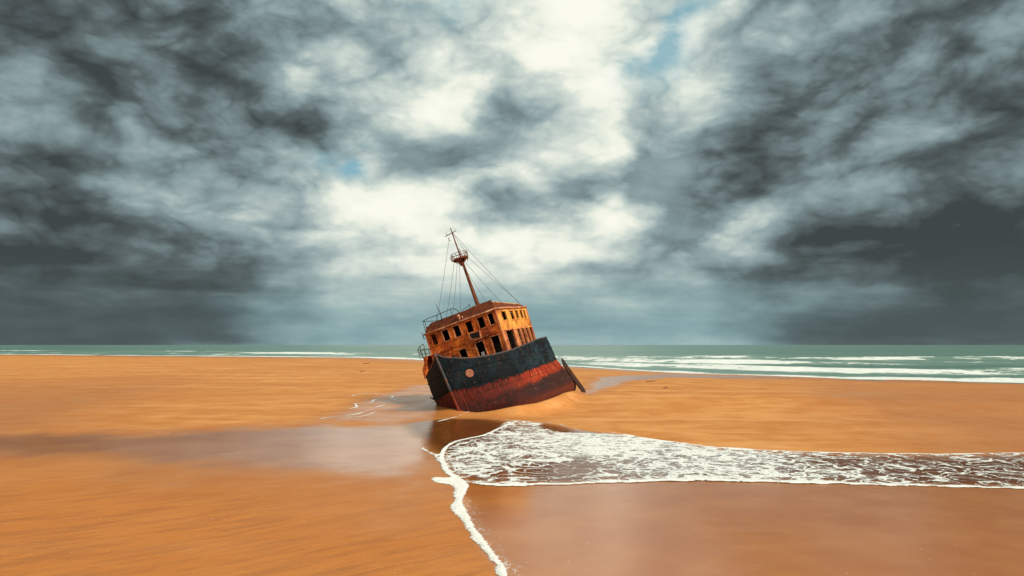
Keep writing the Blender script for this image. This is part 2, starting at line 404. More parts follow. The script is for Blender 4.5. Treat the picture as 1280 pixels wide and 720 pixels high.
dens -= .36 * spot(705, 588, 3.6, 2.4, .2) + .22 * spot(775, 580, 3.0, 3.0, .6) + .15 * spot(640, 545, 3, 4)
dens += .12 * fbm(XX * .2, YY * .25, 71, 3)
dens *= sst(-.3, .6, inl + .4 * fbm(XX * .6, YY * .6, 9))
dens = np.where(XX > 16, dens * .8, dens)
rim_w = .30 + .20 * sst(40, 28, YY)
rim = sst(-.02, .10, ed) * sst(rim_w + .35, rim_w * .3, ed)
weak = sst(52.0, 36, YY); top_thin = np.where(PY < 560, .72, 1.0)
rim = rim * (.75 + .6 * fbm(XX * 1.1, YY * .8, 91, 3)) * np.where(PX < 560, .35 + .65 * weak, 1.0) * top_thin
lob = sst(.22, .04, dl + .12 * fbm(XX * 1.3, YY * 1.3, 14)) * .85
Zw = gz(XX, YY) + .014 + .045 * np.maximum(rim, lob * .6) * sst(.0, .15, ed) + .02 * sst(.3, .9, dens)
mw, g = mat("swash water")
p = g.geo(); edg = g.attr('edge'); den = g.attr('dens'); rm_ = g.attr('rim')
warp = g.vm('ADD', p, g.vm('SCALE', g.vm('SUBTRACT', g.noisec(p, .55, 3), (.5, .5, .5)), scale=1.5))
warp = g.vm('ADD', warp, g.vm('SCALE', g.vm('SUBTRACT', g.noisec(p, 2.5, 3), (.5, .5, .5)), scale=.35))
wxx, wyy, _z = g.sep(warp)
nn = g.noise(p, 3.2, 5, .65); big = g.noise(p, .40, 3, .5); fl = g.noise(p, 7, 3, .6)
def ridge(k, seed, ax, ay, dist):
    c = g.comb((wxx + wyy * .30) * ax * k, (wyy - wxx * .22) * ay * k, seed)
    return g.m('ABSOLUTE', g.noise(c, 1.0, 1.6, .4, dist) - .5)
thr = den * .125 - .012 + (big - .5) * .10
r1 = ridge(.85, 0.0, .62, .72, .5); r2 = ridge(1.7, 4.0, .72, .66, .6); r3 = ridge(3.6, 8.0, .8, .66, .4)
soft = .015
l1 = g.ss(soft, -soft, r1 - thr * .62); l2 = g.ss(soft, -soft, r2 - thr * .72) ; l3 = g.ss(soft, -soft, r3 - thr * .55)
lace = g.m('MAXIMUM', g.m('MAXIMUM', l1, l2 * .92), l3 * .6 * g.ss(.3, .6, den)) * g.ss(.05, .25, den)
lace = g.m('MAXIMUM', lace, g.ss(.40, 1.0, den) * .62 * g.ss(.35, .65, nn))
foam = g.m('MAXIMUM', lace, g.ss(.35, .7, rm_ + (nn - .5) * .5)) * g.ss(0.0, .05, edg)
foam = g.m('MULTIPLY', foam, .62 + .55 * g.ss(.3, .6, fl + rm_ * .3), clamp=True)
film = g.ss(-.02, .02, edg)
fnrm = g.bump(foam * 1.2 + nn * .5, .03, .8)
water_n = g.bump(g.noise(g.vm('MULTIPLY', p, (.8, 2.0, 1)), 2.0, 4, .55), .03, .35)
gl = g.n('ShaderNodeBsdfGlossy'); gl.inputs['Roughness'].default_value = .07; g.put(gl.inputs['Normal'], water_n)
trn = g.n('ShaderNodeBsdfTransparent'); g.put(trn.inputs[0], g.mix(g.ss(.0, 1.6, edg), (1, 1, 1), (.95, .91, .86)))
fr = g.n('ShaderNodeFresnel'); fr.inputs[0].default_value = 1.33; g.put(fr.inputs[1], water_n)
mx1 = g.n('ShaderNodeMixShader'); g.put(mx1.inputs[0], V(g, fr.outputs[0]) * .9 * g.ss(.0, 1.6, edg + (nn - .5) * .3)); g.put(mx1.inputs[1], trn.outputs[0]); g.put(mx1.inputs[2], gl.outputs[0])
fcol = g.mix(g.ss(.3, .65, fl), (.74, .75, .71), (.92, .91, .86))
fb = g.bsdf(fcol, .6, fnrm, .3)
mx2 = g.n('ShaderNodeMixShader'); g.put(mx2.inputs[0], foam); g.put(mx2.inputs[1], mx1.outputs[0]); g.put(mx2.inputs[2], fb)
tr2 = g.n('ShaderNodeBsdfTransparent')
mx3 = g.n('ShaderNodeMixShader'); g.put(mx3.inputs[0], film); g.put(mx3.inputs[1], tr2.outputs[0]); g.put(mx3.inputs[2], mx2.outputs[0])
g.done(mx3.outputs[0])
swash = grid_obj("water", XX, YY, Zw, mw, {'edge': ed, 'dens': dens, 'rim': np.maximum(rim, lob)}, keep=(ed > -.03), kind='structure')

# the tongue of foam running down to the lower edge of the picture
LE = [(560, 597), (549, 596.5), (541, 597.5), (538, 600.5), (546, 604), (556, 605.5), (564, 608), (567, 612), (565, 620), (567, 626), (560, 632), (565, 640), (573, 648), (578, 656), (585, 664), (588, 674), (598, 683), (605, 691), (611, 700), (617, 706), (617, 714), (621, 722), (628, 740), (640, 765), (665, 800)]
RE = [(690, 800), (662, 765), (646, 740), (638, 722), (636, 710), (626, 698), (616, 686), (607, 673), (597, 662), (591, 650), (586, 640), (581, 630), (581, 622), (585, 614), (588, 607), (580, 600), (570, 594)]
fp = smooth_poly(wpoly(LE + RE), 4, True)
XF, YF = np.meshgrid(np.arange(-5, 3, .045), np.arange(12, 31.5, .045))
ef = poly_dist(XF, YF, fp) - .04 + .11 * fbm(XF * 1.9, YF * 1.4, 5, 4) + .09 * fbm(XF * 6, YF * 5, 6, 3)
Zf = gz(XF, YF) + .018 + .035 * sst(0, .16, ef) * (.7 + .8 * fbm(XF * 6, YF * 6, 7, 3) + .3)
mf, g = mat("sea foam")
p = g.geo(); edg = g.attr('edge'); fl = g.noise(p, 9, 4, .6); cell = g.voro(p, 16, 'F1')
fl2 = g.noise(p, 28, 3, .6); thn = g.attr('thin'); wisp = g.noise(g.vm('MULTIPLY', p, (5, 2.2, 1)), 2.0, 4, .65, .6)
a = g.ss(-.01, .06, edg + (fl - .5) * .22 + (fl2 - .5) * .08)
a = g.m('MAXIMUM', a, g.ss(.0, .45, thn) * g.ss(.50, .60, wisp) * .55)
fcol = g.mix(g.ss(.3, .7, fl), (.78, .76, .70), (.92, .90, .84))
fb = g.bsdf(fcol, .6, g.bump(cell * .5 + fl, .03, .8), .3)
tr2 = g.n('ShaderNodeBsdfTransparent'); mx = g.n('ShaderNodeMixShader')
g.put(mx.inputs[0], a); g.put(mx.inputs[1], tr2.outputs[0]); g.put(mx.inputs[2], fb); g.done(mx.outputs[0])
RW = wpoly(RE[::-1]); cxs = np.interp(YF.ravel(), sorted(q[1] for q in RW), [q[0] for q in sorted(RW, key=lambda q: q[1])]).reshape(YF.shape)
side = XF - cxs
thin = np.where((side > -.1) & (YF < 27), (.55 - side) * .5 + .5 * fbm(XF * 2.2 + YF * 1.2, YF * 1.6, 19, 3), -1) * sst(-1.2, -.4, ef)
foam_o = grid_obj("foam_line", XF, YF, gz(XF, YF) + .014 + np.maximum(Zf - gz(XF, YF) - .018, 0), mf, {'edge': ef, 'thin': thin}, keep=(ef > -.03) | (thin > .0))
tag(foam_o, "winding white tongue of sea foam running over wet brown sand to the front", "foam", kind='stuff')
def foam_trace(name, label, pts, wd, z=0.0, gap=.12, fx=None):
    pl_ = smooth_poly(wpoly(pts, z), 5, False)
    a, b = pl_.min(0) - .6, pl_.max(0) + .6; st = .09
    X_, Y_ = np.meshgrid(np.arange(a[0], b[0], st), np.arange(a[1], b[1], st * 1.5))
    dd = poly_dist(X_, Y_, pl_, False)
    e_ = wd - dd + wd * 1.6 * fbm(X_ * .9, Y_ * .9, 33, 4) - gap * sst(.05, .25, fbm(X_ * .4, Y_ * .4, 34, 2))
    o = grid_obj(name, X_, Y_, gz(X_, Y_) + .012 + .02 * sst(0, .1, e_), mf, {'edge': e_ - .03, 'thin': e_ * 0 - 1}, keep=(e_ > -.03))
    return tag(o, label, "foam", kind='stuff')
for i, (lb, pts, wd) in enumerate([
    ("thin curled trace of foam left on the sand, upper of those left of the wreck", [(440, 498.5), (450, 496), (466, 495.6), (478, 497), (488, 498), (491, 500), (488, 502)], .15),
    ("short hooked foam trace below the curled one on the left sand", [(438, 512), (446, 510), (444, 507), (452, 506.8), (464, 505.8), (468, 503), (474, 501.5)], .15),
    ("tiny bright foam scrap left of the wreck at the end of the curled trace", [(491, 504), (495, 503), (499, 502.6)], .22),
    ("long pale foam streak slanting up towards the wreck from the left", [(400, 523), (430, 519.5), (446, 517.5), (460, 514), (476, 509.5), (492, 507.6), (509, 507.2)], .15),
    ("faint foam streak just under the long slanting one", [(420, 524), (440, 521.8), (456, 519.5), (470, 515)], .10),
    ("foam thread curving round the foot of the bow", [(548, 526.5), (566, 522), (582, 518.5), (598, 514.5), (612, 512.6), (640, 511.2)], .12)]):
    foam_trace("foam_trace", lb, pts, wd, .03, .05)

# ------------------------------------------------------------------ the wreck
YAW, ROLL, PITCH = .42, .30, -.075
cp, sp_, cr_, sr_ = math.cos(PITCH), math.sin(PITCH), math.cos(ROLL), math.sin(ROLL)
Ry = Matrix(((cp, 0, -sp_), (0, 1, 0), (sp_, 0, cp))); Rx = Matrix(((1, 0, 0), (0, cr_, -sr_), (0, sr_, cr_)))
Rz = Matrix.Rotation(-math.pi / 2 - YAW, 3, 'Z')
ship = bpy.data.objects.new("shipwreck", None); COL.objects.link(ship)
ship.matrix_world = Matrix.Translation((-4.15, 63.6, 5.1)) @ (Rz @ Ry @ Rx).to_4x4()
tag(ship, "rusty stranded boat with dark blue and red hull leaning left in the sand", "shipwreck")

def rustmat(name, paint, paint2, rustiness=.5, rust=((.30, .075, .018), (.10, .025, .012), (.52, .19, .045)), rough=.75, scale=1.0, streak=.5, bump=.03, stains=0, pale=(.80, .42, .22)):
    m, g = mat(name); p = g.obj()
    big = g.noise(p, .55 * scale, 5, .6, .5); mid = g.noise(p, 2.3 * scale, 6, .65, .3); fine = g.noise(p, 11 * scale, 4, .7)
    stk = g.noise(g.vm('MULTIPLY', p, (3.2, 3.2, .35)), 1.3 * scale, 5, .6)
    r = g.mix(g.ss(.35, .62, mid), rust[0], rust[1]); r = g.mix(g.ss(.52, .72, fine * .5 + stk * .5), r, rust[2])
    pc = g.mix(g.ss(.35, .65, mid * .5 + big * .5), paint, paint2)
    k = g.ss(.56 - .1, .56 + .1, (big * .45 + mid * .3 + stk * streak * .5) / (.75 + streak * .5) + (rustiness - .5) * .5 + .06)
    c = g.mix(k, pc, r); c = g.mix(g.ss(.60, .75, fine) * .5, c, (.03, .012, .008))
    if stains:
        v = g.noise(g.vm('MULTIPLY', p, (4.5, 4.5, .5)), 1.6, 4, .65, .3); f2 = g.noise(p, 6.5, 5, .7, .8)
        c = g.mix(g.ss(.50, .64, v * .55 + big * .45) * .75, c, rust[1])
        c = g.mix(g.ss(.58, .66, f2) * .7, c, (.05, .014, .007))
        c = g.mix(g.ss(.59, .66, g.noise(p, 4.2, 5, .7, .5)) * stains, c, pale)
        mid = mid + f2 * .6
    g.done(g.bsdf(c, rough + (fine - .5) * .3, g.bump(mid * .6 + fine * .4 + k * .4, bump, .9), .15))
    return m
# hull paint: blue above, red boot-topping, dark weed and old antifouling below
mh, g = mat("hull plating"); p = g.obj(); ox, oy, oz = g.sep(p); gir = g.attr('girth')
big = g.noise(p, .5, 5, .6, .4); mid = g.noise(p, 2.4, 6, .65, .3); fine = g.noise(p, 12, 4, .7)
stk = g.noise(g.comb(gir * 4.2, 0.0, oz * .5), 1.5, 5, .6); fstk = g.noise(g.comb(gir * 9, 3.0, oz * .7), 1.5, 4, .6)
hb = oz + (mid - .5) * .55 + (stk - .5) * .7
shx = g.m('MAXIMUM', ox - 3.5, 0.0) * .25
l_blue = -3.22 + shx - g.m('MINIMUM', ox, 0.0) * .035; l_red = -4.32 + shx * .8 - g.m('MINIMUM', ox, 0.0) * .04
blue = g.mix(g.ss(.4, .62, big), (.002, .0055, .008), (.005, .015, .021))
aft_sun_wear = g.ss(3.0, -8.0, ox)  # worn paint aft, its lighter tone also standing in for sunlight there
blue = g.mix(g.ss(.44, .60, big * .5 + mid * .5) * aft_sun_wear * .7, blue, (.018, .042, .058))
blue = g.mix(g.ss(.52, .66, mid * .45 + fstk * .55) * (.05 + aft_sun_wear * .55), blue, (.06, .07, .065))
blue = g.mix(g.ss(.50, .64, stk * .6 + mid * .4) * g.ss(-1.2, -3.3, oz) * (.1 + aft_sun_wear * .75), blue, (.065, .055, .04))
blue = g.mix(g.ss(.60, .68, mid * .5 + fine * .2 + stk * .3), blue, (.20, .06, .02))
blue = g.mix(g.ss(.70, .73, g.noise(p, 4.0, 3, .7)), blue, (.26, .25, .22))
red = g.mix(g.ss(.42, .62, stk), (.40, .034, .012), (.13, .016, .010)); red = g.mix(g.ss(.55, .68, fstk), red, (.60, .17, .05))
drk = g.mix(g.ss(.35, .6, stk), (.055, .018, .014), (.030, .016, .016)); drk = g.mix(g.ss(.56, .70, mid), drk, (.13, .035, .018))
drk = g.mix(g.ss(.60, .66, fstk * .6 + mid * .4) * .6, drk, (.12, .10, .085))
drk = g.mix(g.ss(-5.2, -5.9, hb) * .8, drk, (.17, .035, .018))
kb = g.ss(-.07, .07, hb - l_blue); kr = g.ss(-.25, .25, hb - l_red + (big - .5) * 1.2)
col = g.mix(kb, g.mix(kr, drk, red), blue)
# red and lower paint darkened toward the bow, shade put into the colour
col = g.mix(g.ss(-3.0, 3.0, ox) * (1 - kb) * .85, col, g.mix(g.ss(.4, .6, mid), (.085, .012, .008), (.025, .008, .007)))
run = g.noise(g.comb(gir * 5.0, 9.0, oz * .28), 1.6, 4, .6)
col = g.mix(g.ss(.60, .70, run) * g.ss(-3.4, -.8, oz) * .75, col, (.16, .05, .018))
col = g.mix(g.ss(.62, .70, g.noise(p, 3.0, 6, .7, .6)) * .7, col, (.10, .032, .016))
col = g.mix(g.ss(.66, .70, g.noise(g.comb(gir * 2.0, 3.0, oz * 6), 1.5, 4, .7)) * .5, col, (.24, .22, .19))
plate = g.n('ShaderNodeTexBrick'); g.put(plate.inputs['Vector'], g.comb(gir, oz, 0.0)); plate.inputs['Scale'].default_value = 1.0
plate.inputs['Mortar Size'].default_value = .018; plate.inputs['Brick Width'].default_value = 1.55; plate.inputs['Row Height'].default_value = .93; plate.inputs['Mortar Smooth'].default_value = .5
seam = V(g, plate.outputs['Fac'])
col = g.mix(seam * g.ss(.35, .6, mid) * .65, col, (.07, .03, .018))
cell = g.voro(g.comb(gir * 2.2, oz * 1.6, 0.0), 1.3)
nr = g.bump(mid * .5 + fine * .35 + stk * .6 + kb * .35 + g.ss(.0, .06, cell) * .12 - seam * 1.0, .09, 1.0)
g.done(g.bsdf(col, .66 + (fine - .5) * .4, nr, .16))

XM = -.5
def hull_pt(t, z):
    """t 0..1 bow, 1..2 side, 2..3 stern quarter; z level -> x, y(half breadth)"""
    xs = 5.43 + .2327 * (z - .0) if z > -5.2 else 5.43 + .2327 * -5.2 + .9 * (z + 5.2)
    zz = max(-z, 0)
    b = 4.5 + .06 * math.sin(min(zz / 3.6, 1) * math.pi) if z > -4.6 else 4.5 * max(.12, (1 - ((-4.6 - z) / 3.8) ** 3.0)) 
    fl = 1.0 if z > -1 else max(.90 if z > -4 else .82, 1 - (-1 - z) * .03)
    xr = -float(np.interp(-z, [.3, 2.8, 3.7, 4.8, 6.2, 8], [10.3, 11.1, 12.2, 14.0, 15.2, 15.4])); xc = xr + 1.7
    if t <= 1: return xs - (xs - XM) * t ** 1.15, b * math.sin(math.pi * t / 2) ** (.9 / fl)
    if t <= 2: return XM + (xc - XM) * (t - 1), b
    a = (t - 2) * math.pi / 2
    return xc + (xr - xc) * math.sin(a) ** .6, b * max(math.cos(a), 0) ** .6
TT = [0, .05, .10, .2, .3, .45, .6, .8, 1]; TZ = [.54, .07, -.12, -.43, -.64, -.86, -.94, -.95, -.9]
SXX = [-.5, -3, -6, -8, -9.2, -11]; SZ = [-.9, -.71, -.44, -.36, -.35, -.33]
def hull_top(t, sg=1):
    if t <= 1: z = float(np.interp(t, TT, TZ))
    else: z = float(np.interp(-hull_pt(t, -.5)[0], [-a for a in SXX], SZ))
    return z
ts_h = list(np.linspace(0, 1, 37) ** 1.15) + list(np.linspace(1, 2, 40)[1:]) + list(np.linspace(2, 3, 15)[1:])
bm = bmesh.new(); gl_ = bm.verts.layers.float.new('girth'); NZ = 46
def hull_side(sg):
    rings = []; s = 0; last = None
    for t in ts_h:
        x, y = hull_pt(t, -1.5); s += 0 if last is None else math.hypot(x - last[0], y - last[1]); last = (x, y)
        zt = hull_top(t, sg) ; ring = []
        for j in range(NZ):
            z = zt + (-7.6 - zt) * j / (NZ - 1)
            x, y = hull_pt(t, z)
            n_ = mn.noise(Vector((s * .7, z * .8, sg * 5))) * .08 + mn.noise(Vector((s * 2.1, z * 1.9, sg * 9))) * .022
            pan = abs(math.sin(s / 1.55 * math.pi)) * .025     # plates dished between the frames
            k = min(1, y / .6) * (1 if t < 2.9 else (3 - t) * 10)
            y2 = y + (n_ - pan) * k
            if j == 0: z += .05 * mn.noise(Vector((s * 1.7, 2, sg))) * min(1, t * 4)
            v = bm.verts.new((x, sg * y2, z)); v[gl_] = s * sg; ring.append(v)
        rings.append(ring)
    for A, B in zip(rings, rings[1:]):
        for j in range(NZ - 1):
            f = (A[j], B[j], B[j + 1], A[j + 1]); bm.faces.new(f if sg < 0 else f[::-1])
    return rings
RP = hull_side(1); RS = hull_side(-1)
top_port = [v.co.copy() for v in [r[0] for r in RP]]; top_star = [v.co.copy() for v in [r[0] for r in RS]]
bmesh.ops.remove_doubles(bm, verts=bm.verts[:], dist=.004)
bmesh.ops.recalc_face_normals(bm, faces=bm.faces[:])
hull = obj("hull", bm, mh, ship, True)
sm_ = hull.modifiers.new("thickness", 'SOLIDIFY'); sm_.thickness = .07; sm_.offset = -1

m_dark = rustmat("dark weathered iron", (.03, .022, .02), (.05, .03, .022), .5, rust=((.10, .03, .012), (.04, .016, .010), (.20, .07, .025)))
m_front = rustmat("orange rusted plate", (.76, .185, .022), (.60, .095, .012), .46, rust=((.36, .050, .009), (.15, .022, .007), (.72, .29, .045)), scale=1.1, stains=.7, bump=.06)
m_side = rustmat("yellow ochre painted plate", (.84, .42, .09), (.72, .25, .045), .38, rust=((.36, .09, .022), (.20, .04, .014), (.70, .34, .09)), streak=1.4, stains=.45, pale=(.88, .60, .22), bump=.05)
m_low = rustmat("faded pink and rust plate", (.66, .27, .12), (.52, .13, .04), .40, rust=((.30, .06, .02), (.15, .026, .012), (.62, .30, .12)), streak=1.2, stains=.5, bump=.05)
m_roof = rustmat("brown rusted roof plate", (.18, .045, .018), (.12, .028, .014), .5, rust=((.20, .045, .014), (.08, .02, .010), (.32, .10, .03)))
m_trim = rustmat("pale chipped trim paint", (.66, .34, .20), (.50, .19, .09), .42, rust=((.32, .08, .025), (.16, .035, .014), (.60, .30, .14)), scale=2)
m_mast = rustmat("mast rust", (.20, .06, .03), (.13, .035, .02), .5, rust=((.24, .06, .02), (.09, .025, .012), (.34, .13, .05)), scale=1.6)
m_rail = rustmat("dull green-black rail paint", (.035, .05, .048), (.02, .03, .03), .35)
m_int = rustmat("dark interior steel", (.022, .014, .011), (.012, .009, .008), .3, rust=((.05, .018, .010), (.02, .010, .008), (.07, .025, .012)))  # near-black steel for the inside of the deckhouse
m_stem = rustmat("scuffed stem bar paint", (.03, .045, .05), (.09, .10, .10), .4)
m_stemr = rustmat("scuffed red stem paint", (.22, .035, .02), (.12, .022, .014), .45)
m_wire, g = mat("rusty wire"); g.done(g.bsdf((.08, .06, .05), .6))
m_white, g = mat("white scrap paint"); g.done(g.bsdf(g.mix(g.noise(g.obj(), 6, 4), (.75, .74, .72), (.5, .46, .42)), .6))
m_disc = rustmat("pink primer disc", (.40, .17, .11), (.30, .11, .06), .35, scale=2)

# stem bar, rubbing strake, bulwark cap
bm = bmesh.new(); tube(bm, [(5.50 + .2327 * z + .03, 0, z) for z in np.linspace(.62, -2.9, 14)], .115, 8); obj("stem_bar", bm, m_stem, hull, True)
bm = bmesh.new(); tube(bm, [(5.50 + .2327 * z + .03, 0, z) for z in np.linspace(-2.93, -5.2, 9)], .115, 8)
tube(bm, [(5.1 + .2327 * z, .62, z) for z in np.linspace(-3.2, -5.3, 7)], .035, 5); obj("stem_foot", bm, m_stemr, hull, True)
bm = bmesh.new()
tube(bm, [c + Vector((0, 0, .02)) for c in top_port], .075, 6); tube(bm, [c + Vector((0, 0, .02)) for c in top_star], .075, 6)
obj("bulwark_rail", bm, m_stem, hull, True)
for zz_, nm in ((-1.75, "upper"), (-3.0, "lower")):
    bm = bmesh.new()
    for sg in (1, -1):
        P_ = []
        for t in ts_h[3:-1]:
            z_ = zz_ + (.5 * max(0, 1 - t)) * (1 if nm == "upper" else .4) + (.25 * max(0, t - 1))
            x, y = hull_pt(t, z_); P_.append((x + .02, sg * (y - .015), z_))
        tube(bm, P_, .05, 5)
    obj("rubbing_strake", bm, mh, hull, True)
# round plate over the hawse hole: lies on the port bow
def on_hull(t, z, sg=1):
    x, y = hull_pt(t, z); xa, ya = hull_pt(t + .02, z); xb, yb = hull_pt(t, z - .1)
    tn = Vector((xa - x, sg * (ya - y), 0)).normalized(); up = Vector((x - xb, sg * (y - yb), .1)).normalized()
    n = tn.cross(up); n = n if n.y * sg > 0 else -n
    return Vector((x, sg * y, z)), tn, up, n.normalized()
c_, tn, up, nn_ = on_hull(.235, -1.85)
bm = bmesh.new(); seg = 20; ra = []
for rr, off in ((.36, .0), (.36, .07), (.27, .09), (.0, .07)):
    ra.append([bm.verts.new(c_ + nn_ * off + (tn * math.cos(k * 2 * math.pi / seg) + up * math.sin(k * 2 * math.pi / seg)) * max(rr, .002)) for k in range(seg)])
for A, B in zip(ra, ra[1:]):
    for k in range(seg): bm.faces.new((A[k], A[(k + 1) % seg], B[(k + 1) % seg], B[k]))
obj("hawse_cover", bm, m_disc, hull)

# deck
bm = bmesh.new(); zd = -1.45; rp = []
for t in ts_h[1:-1]:
    x, y = hull_pt(t, zd); rp.append((x, y - .08))
vs = [bm.verts.new((x, y, zd)) for x, y in rp]; v2s = [bm.verts.new((x, -y, zd)) for x, y in rp]
for i in range(len(vs) - 1): bm.faces.new((vs[i], vs[i + 1], v2s[i + 1], v2s[i]))
obj("deck", bm, m_roof, ship)

# deckhouse walls with real openings
YS, YP, ZE, XA = -3.66, 4.05, 3.10, -7.15
def wall(name, A, B, z0, z1, holes, m, inward, sub=.28, th=.07, tilt=0.0):
    """wall from A to B (x, y), holes = (s0, s1, z0, z1) in metres along the wall"""
    A, B = Vector((*A, 0)), Vector((*B, 0)); L = (B - A).length; dr = (B - A) / L
    def breaks(lo, hi, cuts):
        c = sorted(set([lo, hi] + [v for v in cuts if lo < v < hi])); out = []
        for a, b in zip(c, c[1:]):
            n = max(1, round((b - a) / sub)); out += [a + (b - a) * i / n for i in range(n)]
        return out + [hi]
    ss = breaks(0, L, [v for h in holes for v in h[:2]]); zs = breaks(z0, z1, [v for h in holes for v in h[2:]])
    bm = bmesh.new(); V_ = {}
    def vt(i, j):
        if (i, j) not in V_:
            s, z = ss[i], zs[j]; q_ = A + dr * s + Vector((0, 0, z))
            n = inward * (mn.noise(q_ * .8) * .07 + mn.noise(q_ * 2.6) * .025) * min(1, 3 * min(s, L - s) / L + .1)
            q_ = q_ + n + inward * tilt * (z - z0)
            q_ += dr * mn.noise(q_ * 2.6 + Vector((7, 0, 0))) * .085 + Vector((0, 0, mn.noise(q_ * 2.3 + Vector((0, 9, 0))) * .085))
            V_[i, j] = bm.verts.new(q_)
        return V_[i, j]
    for i in range(len(ss) - 1):
        for j in range(len(zs) - 1):
            sc_, zc_ = (ss[i] + ss[i + 1]) / 2, (zs[j] + zs[j + 1]) / 2
            if any(h[0] < sc_ < h[1] and h[2] < zc_ < h[3] for h in holes): continue
            bm.faces.new((vt(i, j), vt(i + 1, j), vt(i + 1, j + 1), vt(i, j + 1)))
    n0 = bm.faces[:][0]; bm.normal_update(); 
    if n0.normal.dot(inward) > 0: bmesh.ops.reverse_faces(bm, faces=bm.faces[:])
    o = obj(name, bm, m, ship); md = o.modifiers.new("thickness", 'SOLIDIFY'); md.thickness = th; md.offset = -1
    return o, A, dr
def frame(wallobj, A, dr, inward, h, m, wd=.09, proud=.045, name="window_frame", sill=True):
    s0, s1, z0, z1 = h; bm = bmesh.new(); out = -inward
    M = Matrix(((dr.x, out.x, 0, A.x), (dr.y, out.y, 0, A.y), (0, 0, 1, 0), (0, 0, 0, 1)))
    j = lambda: random.uniform(-.06, .04)
    M = M @ Matrix.Translation(((s0 + s1) / 2, 0, (z0 + z1) / 2)) @ Matrix.Rotation(random.uniform(-.045, .045), 4, 'Y') @ Matrix.Translation((-(s0 + s1) / 2, 0, -(z0 + z1) / 2))
    box(bm, s0 - wd, s0 + .01, -.10, proud, z0 - .002, z1 + j(), M); box(bm, s1 - .01, s1 + wd, -.10, proud, z0 - .002, z1 + j(), M)
    box(bm, s0 - wd - .02, s1 + wd + .02, -.10, proud + .02, z1 - .01, z1 + wd, M)
    if sill: box(bm, s0 - wd - .03, s1 + wd + .03, -.10, proud + .03, z0 - wd, z0 + .01, M)
    # broken glazing bar or hanging edge in some openings
    bmesh.ops.recalc_face_normals(bm, faces=bm.faces[:])
    return obj(name, bm, m, wallobj)

FH_up = [(-3.2, -2.62), (-1.92, -1.22), (-.66, .04), (.70, 1.40), (2.02, 2.70), (3.16, 3.72)]
FH_lo = [(-2.2, -1.35, -1.3, .35), (-.72, .05, -1.3, .62), (1.12, 1.98, -1.3, .74), (2.78, 3.62, -1.3, .80)]
holes_f = [(a - YS, b - YS, 1.84, 2.90) for a, b in FH_up]
holes_l = [(a - YS, b - YS, c, e_) for a, b, c, e_ in FH_lo]
inx = Vector((-1, 0, 0)); iny = Vector((0, -1, 0))
ZM = .98
fw, A, dr = wall("front_wall", (0, YS), (0, YP), -1.45, ZE, holes_f + holes_l, m_front, inx)
for h in holes_f: frame(fw, A, dr, inx, h, m_low if h not in (holes_f[0], holes_f[3]) else m_front, .065)
for h in holes_l: frame(fw, A, dr, inx, h, m_low, .09, name="doorway_frame", sill=False)
SU = [(1.10, 2.15), (3.02, 3.75), (4.28, 4.90), (5.36, 5.92), (6.22, 6.72)]
SL = [(.72, 2.50, 1.0), (3.30, 4.02, 1.02), (4.38, 5.05, 1.05), (5.42, 6.02, 1.08), (6.34, 6.86, 1.1)]
hs = [(a, b, 1.98, 2.84) for a, b in SU]
sw, A, dr = wall("side_wall", (0, YP), (XA, YP), ZM + .14, ZE, hs, m_side, iny)
for h in hs: frame(sw, A, dr, iny, h, m_side, .07, .04)
hl = [(a, b, -1.3, c) for a, b, c in SL]
sl_, A, dr = wall("side_wall", (0, YP), (XA, YP), -1.45, ZM + .14, hl, m_low, iny)
for h in hl: frame(sl_, A, dr, iny, h, m_low, .10, .08, name="doorway_frame", sill=False)
bm = bmesh.new()   # corrugations left in the yellow panel
for k in range(19):
    s = .35 + k * .365 + random.uniform(-.04, .04)
    box(bm, -s - .02, -s + .02, YP + .0, YP + .035, ZM + .22, 1.86)
obj("panel_ribs", bm, m_side, sw)
wall("starboard_wall", (0, YS), (XA, YS), -1.45, ZE, [(2.6, 3.3, 1.84, 2.8), (4.2, 4.9, 1.84, 2.8)], m_front, -iny)
wall("aft_wall", (XA, YS), (XA, YP), -1.45, ZE, [(1.5, 2.4, 1.8, 2.8), (4.8, 5.7, 1.8, 2.8)], m_front, -inx)
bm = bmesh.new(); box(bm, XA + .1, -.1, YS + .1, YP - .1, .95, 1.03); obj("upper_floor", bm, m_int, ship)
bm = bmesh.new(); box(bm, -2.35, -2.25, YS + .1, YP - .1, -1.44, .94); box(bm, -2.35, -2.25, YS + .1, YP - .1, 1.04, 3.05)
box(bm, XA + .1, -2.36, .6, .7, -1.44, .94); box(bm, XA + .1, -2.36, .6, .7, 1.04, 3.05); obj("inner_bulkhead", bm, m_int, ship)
# corner posts and eave
for x, y in ((0, YP + .02), (0, YS - .02), (XA, YP + .02)):
    bm = bmesh.new(); box(bm, x - .06, x + .06, y - .06, y + .06, -1.3, ZE - .02); obj("corner_post", bm, m_low, fw)
bm = bmesh.new(); tube(bm, [(.14, YS - .12, ZE + .03), (.16, -1.8, ZE + .0), (.15, .6, ZE + .045), (.16, 2.5, ZE + .01), (.14, YP + .12, ZE + .03)], .085, 8)
tube(bm, [(.14, YP + .12, ZE + .03), (-2.2, YP + .15, ZE + .05), (-4.6, YP + .14, ZE + .0), (XA - .1, YP + .12, ZE + .03)], .085, 8)
tube(bm, [(.14, YS - .12, ZE + .03), (XA - .1, YS - .12, ZE + .03)], .085, 8)
obj("eave_trim", bm, m_trim, ship, True)
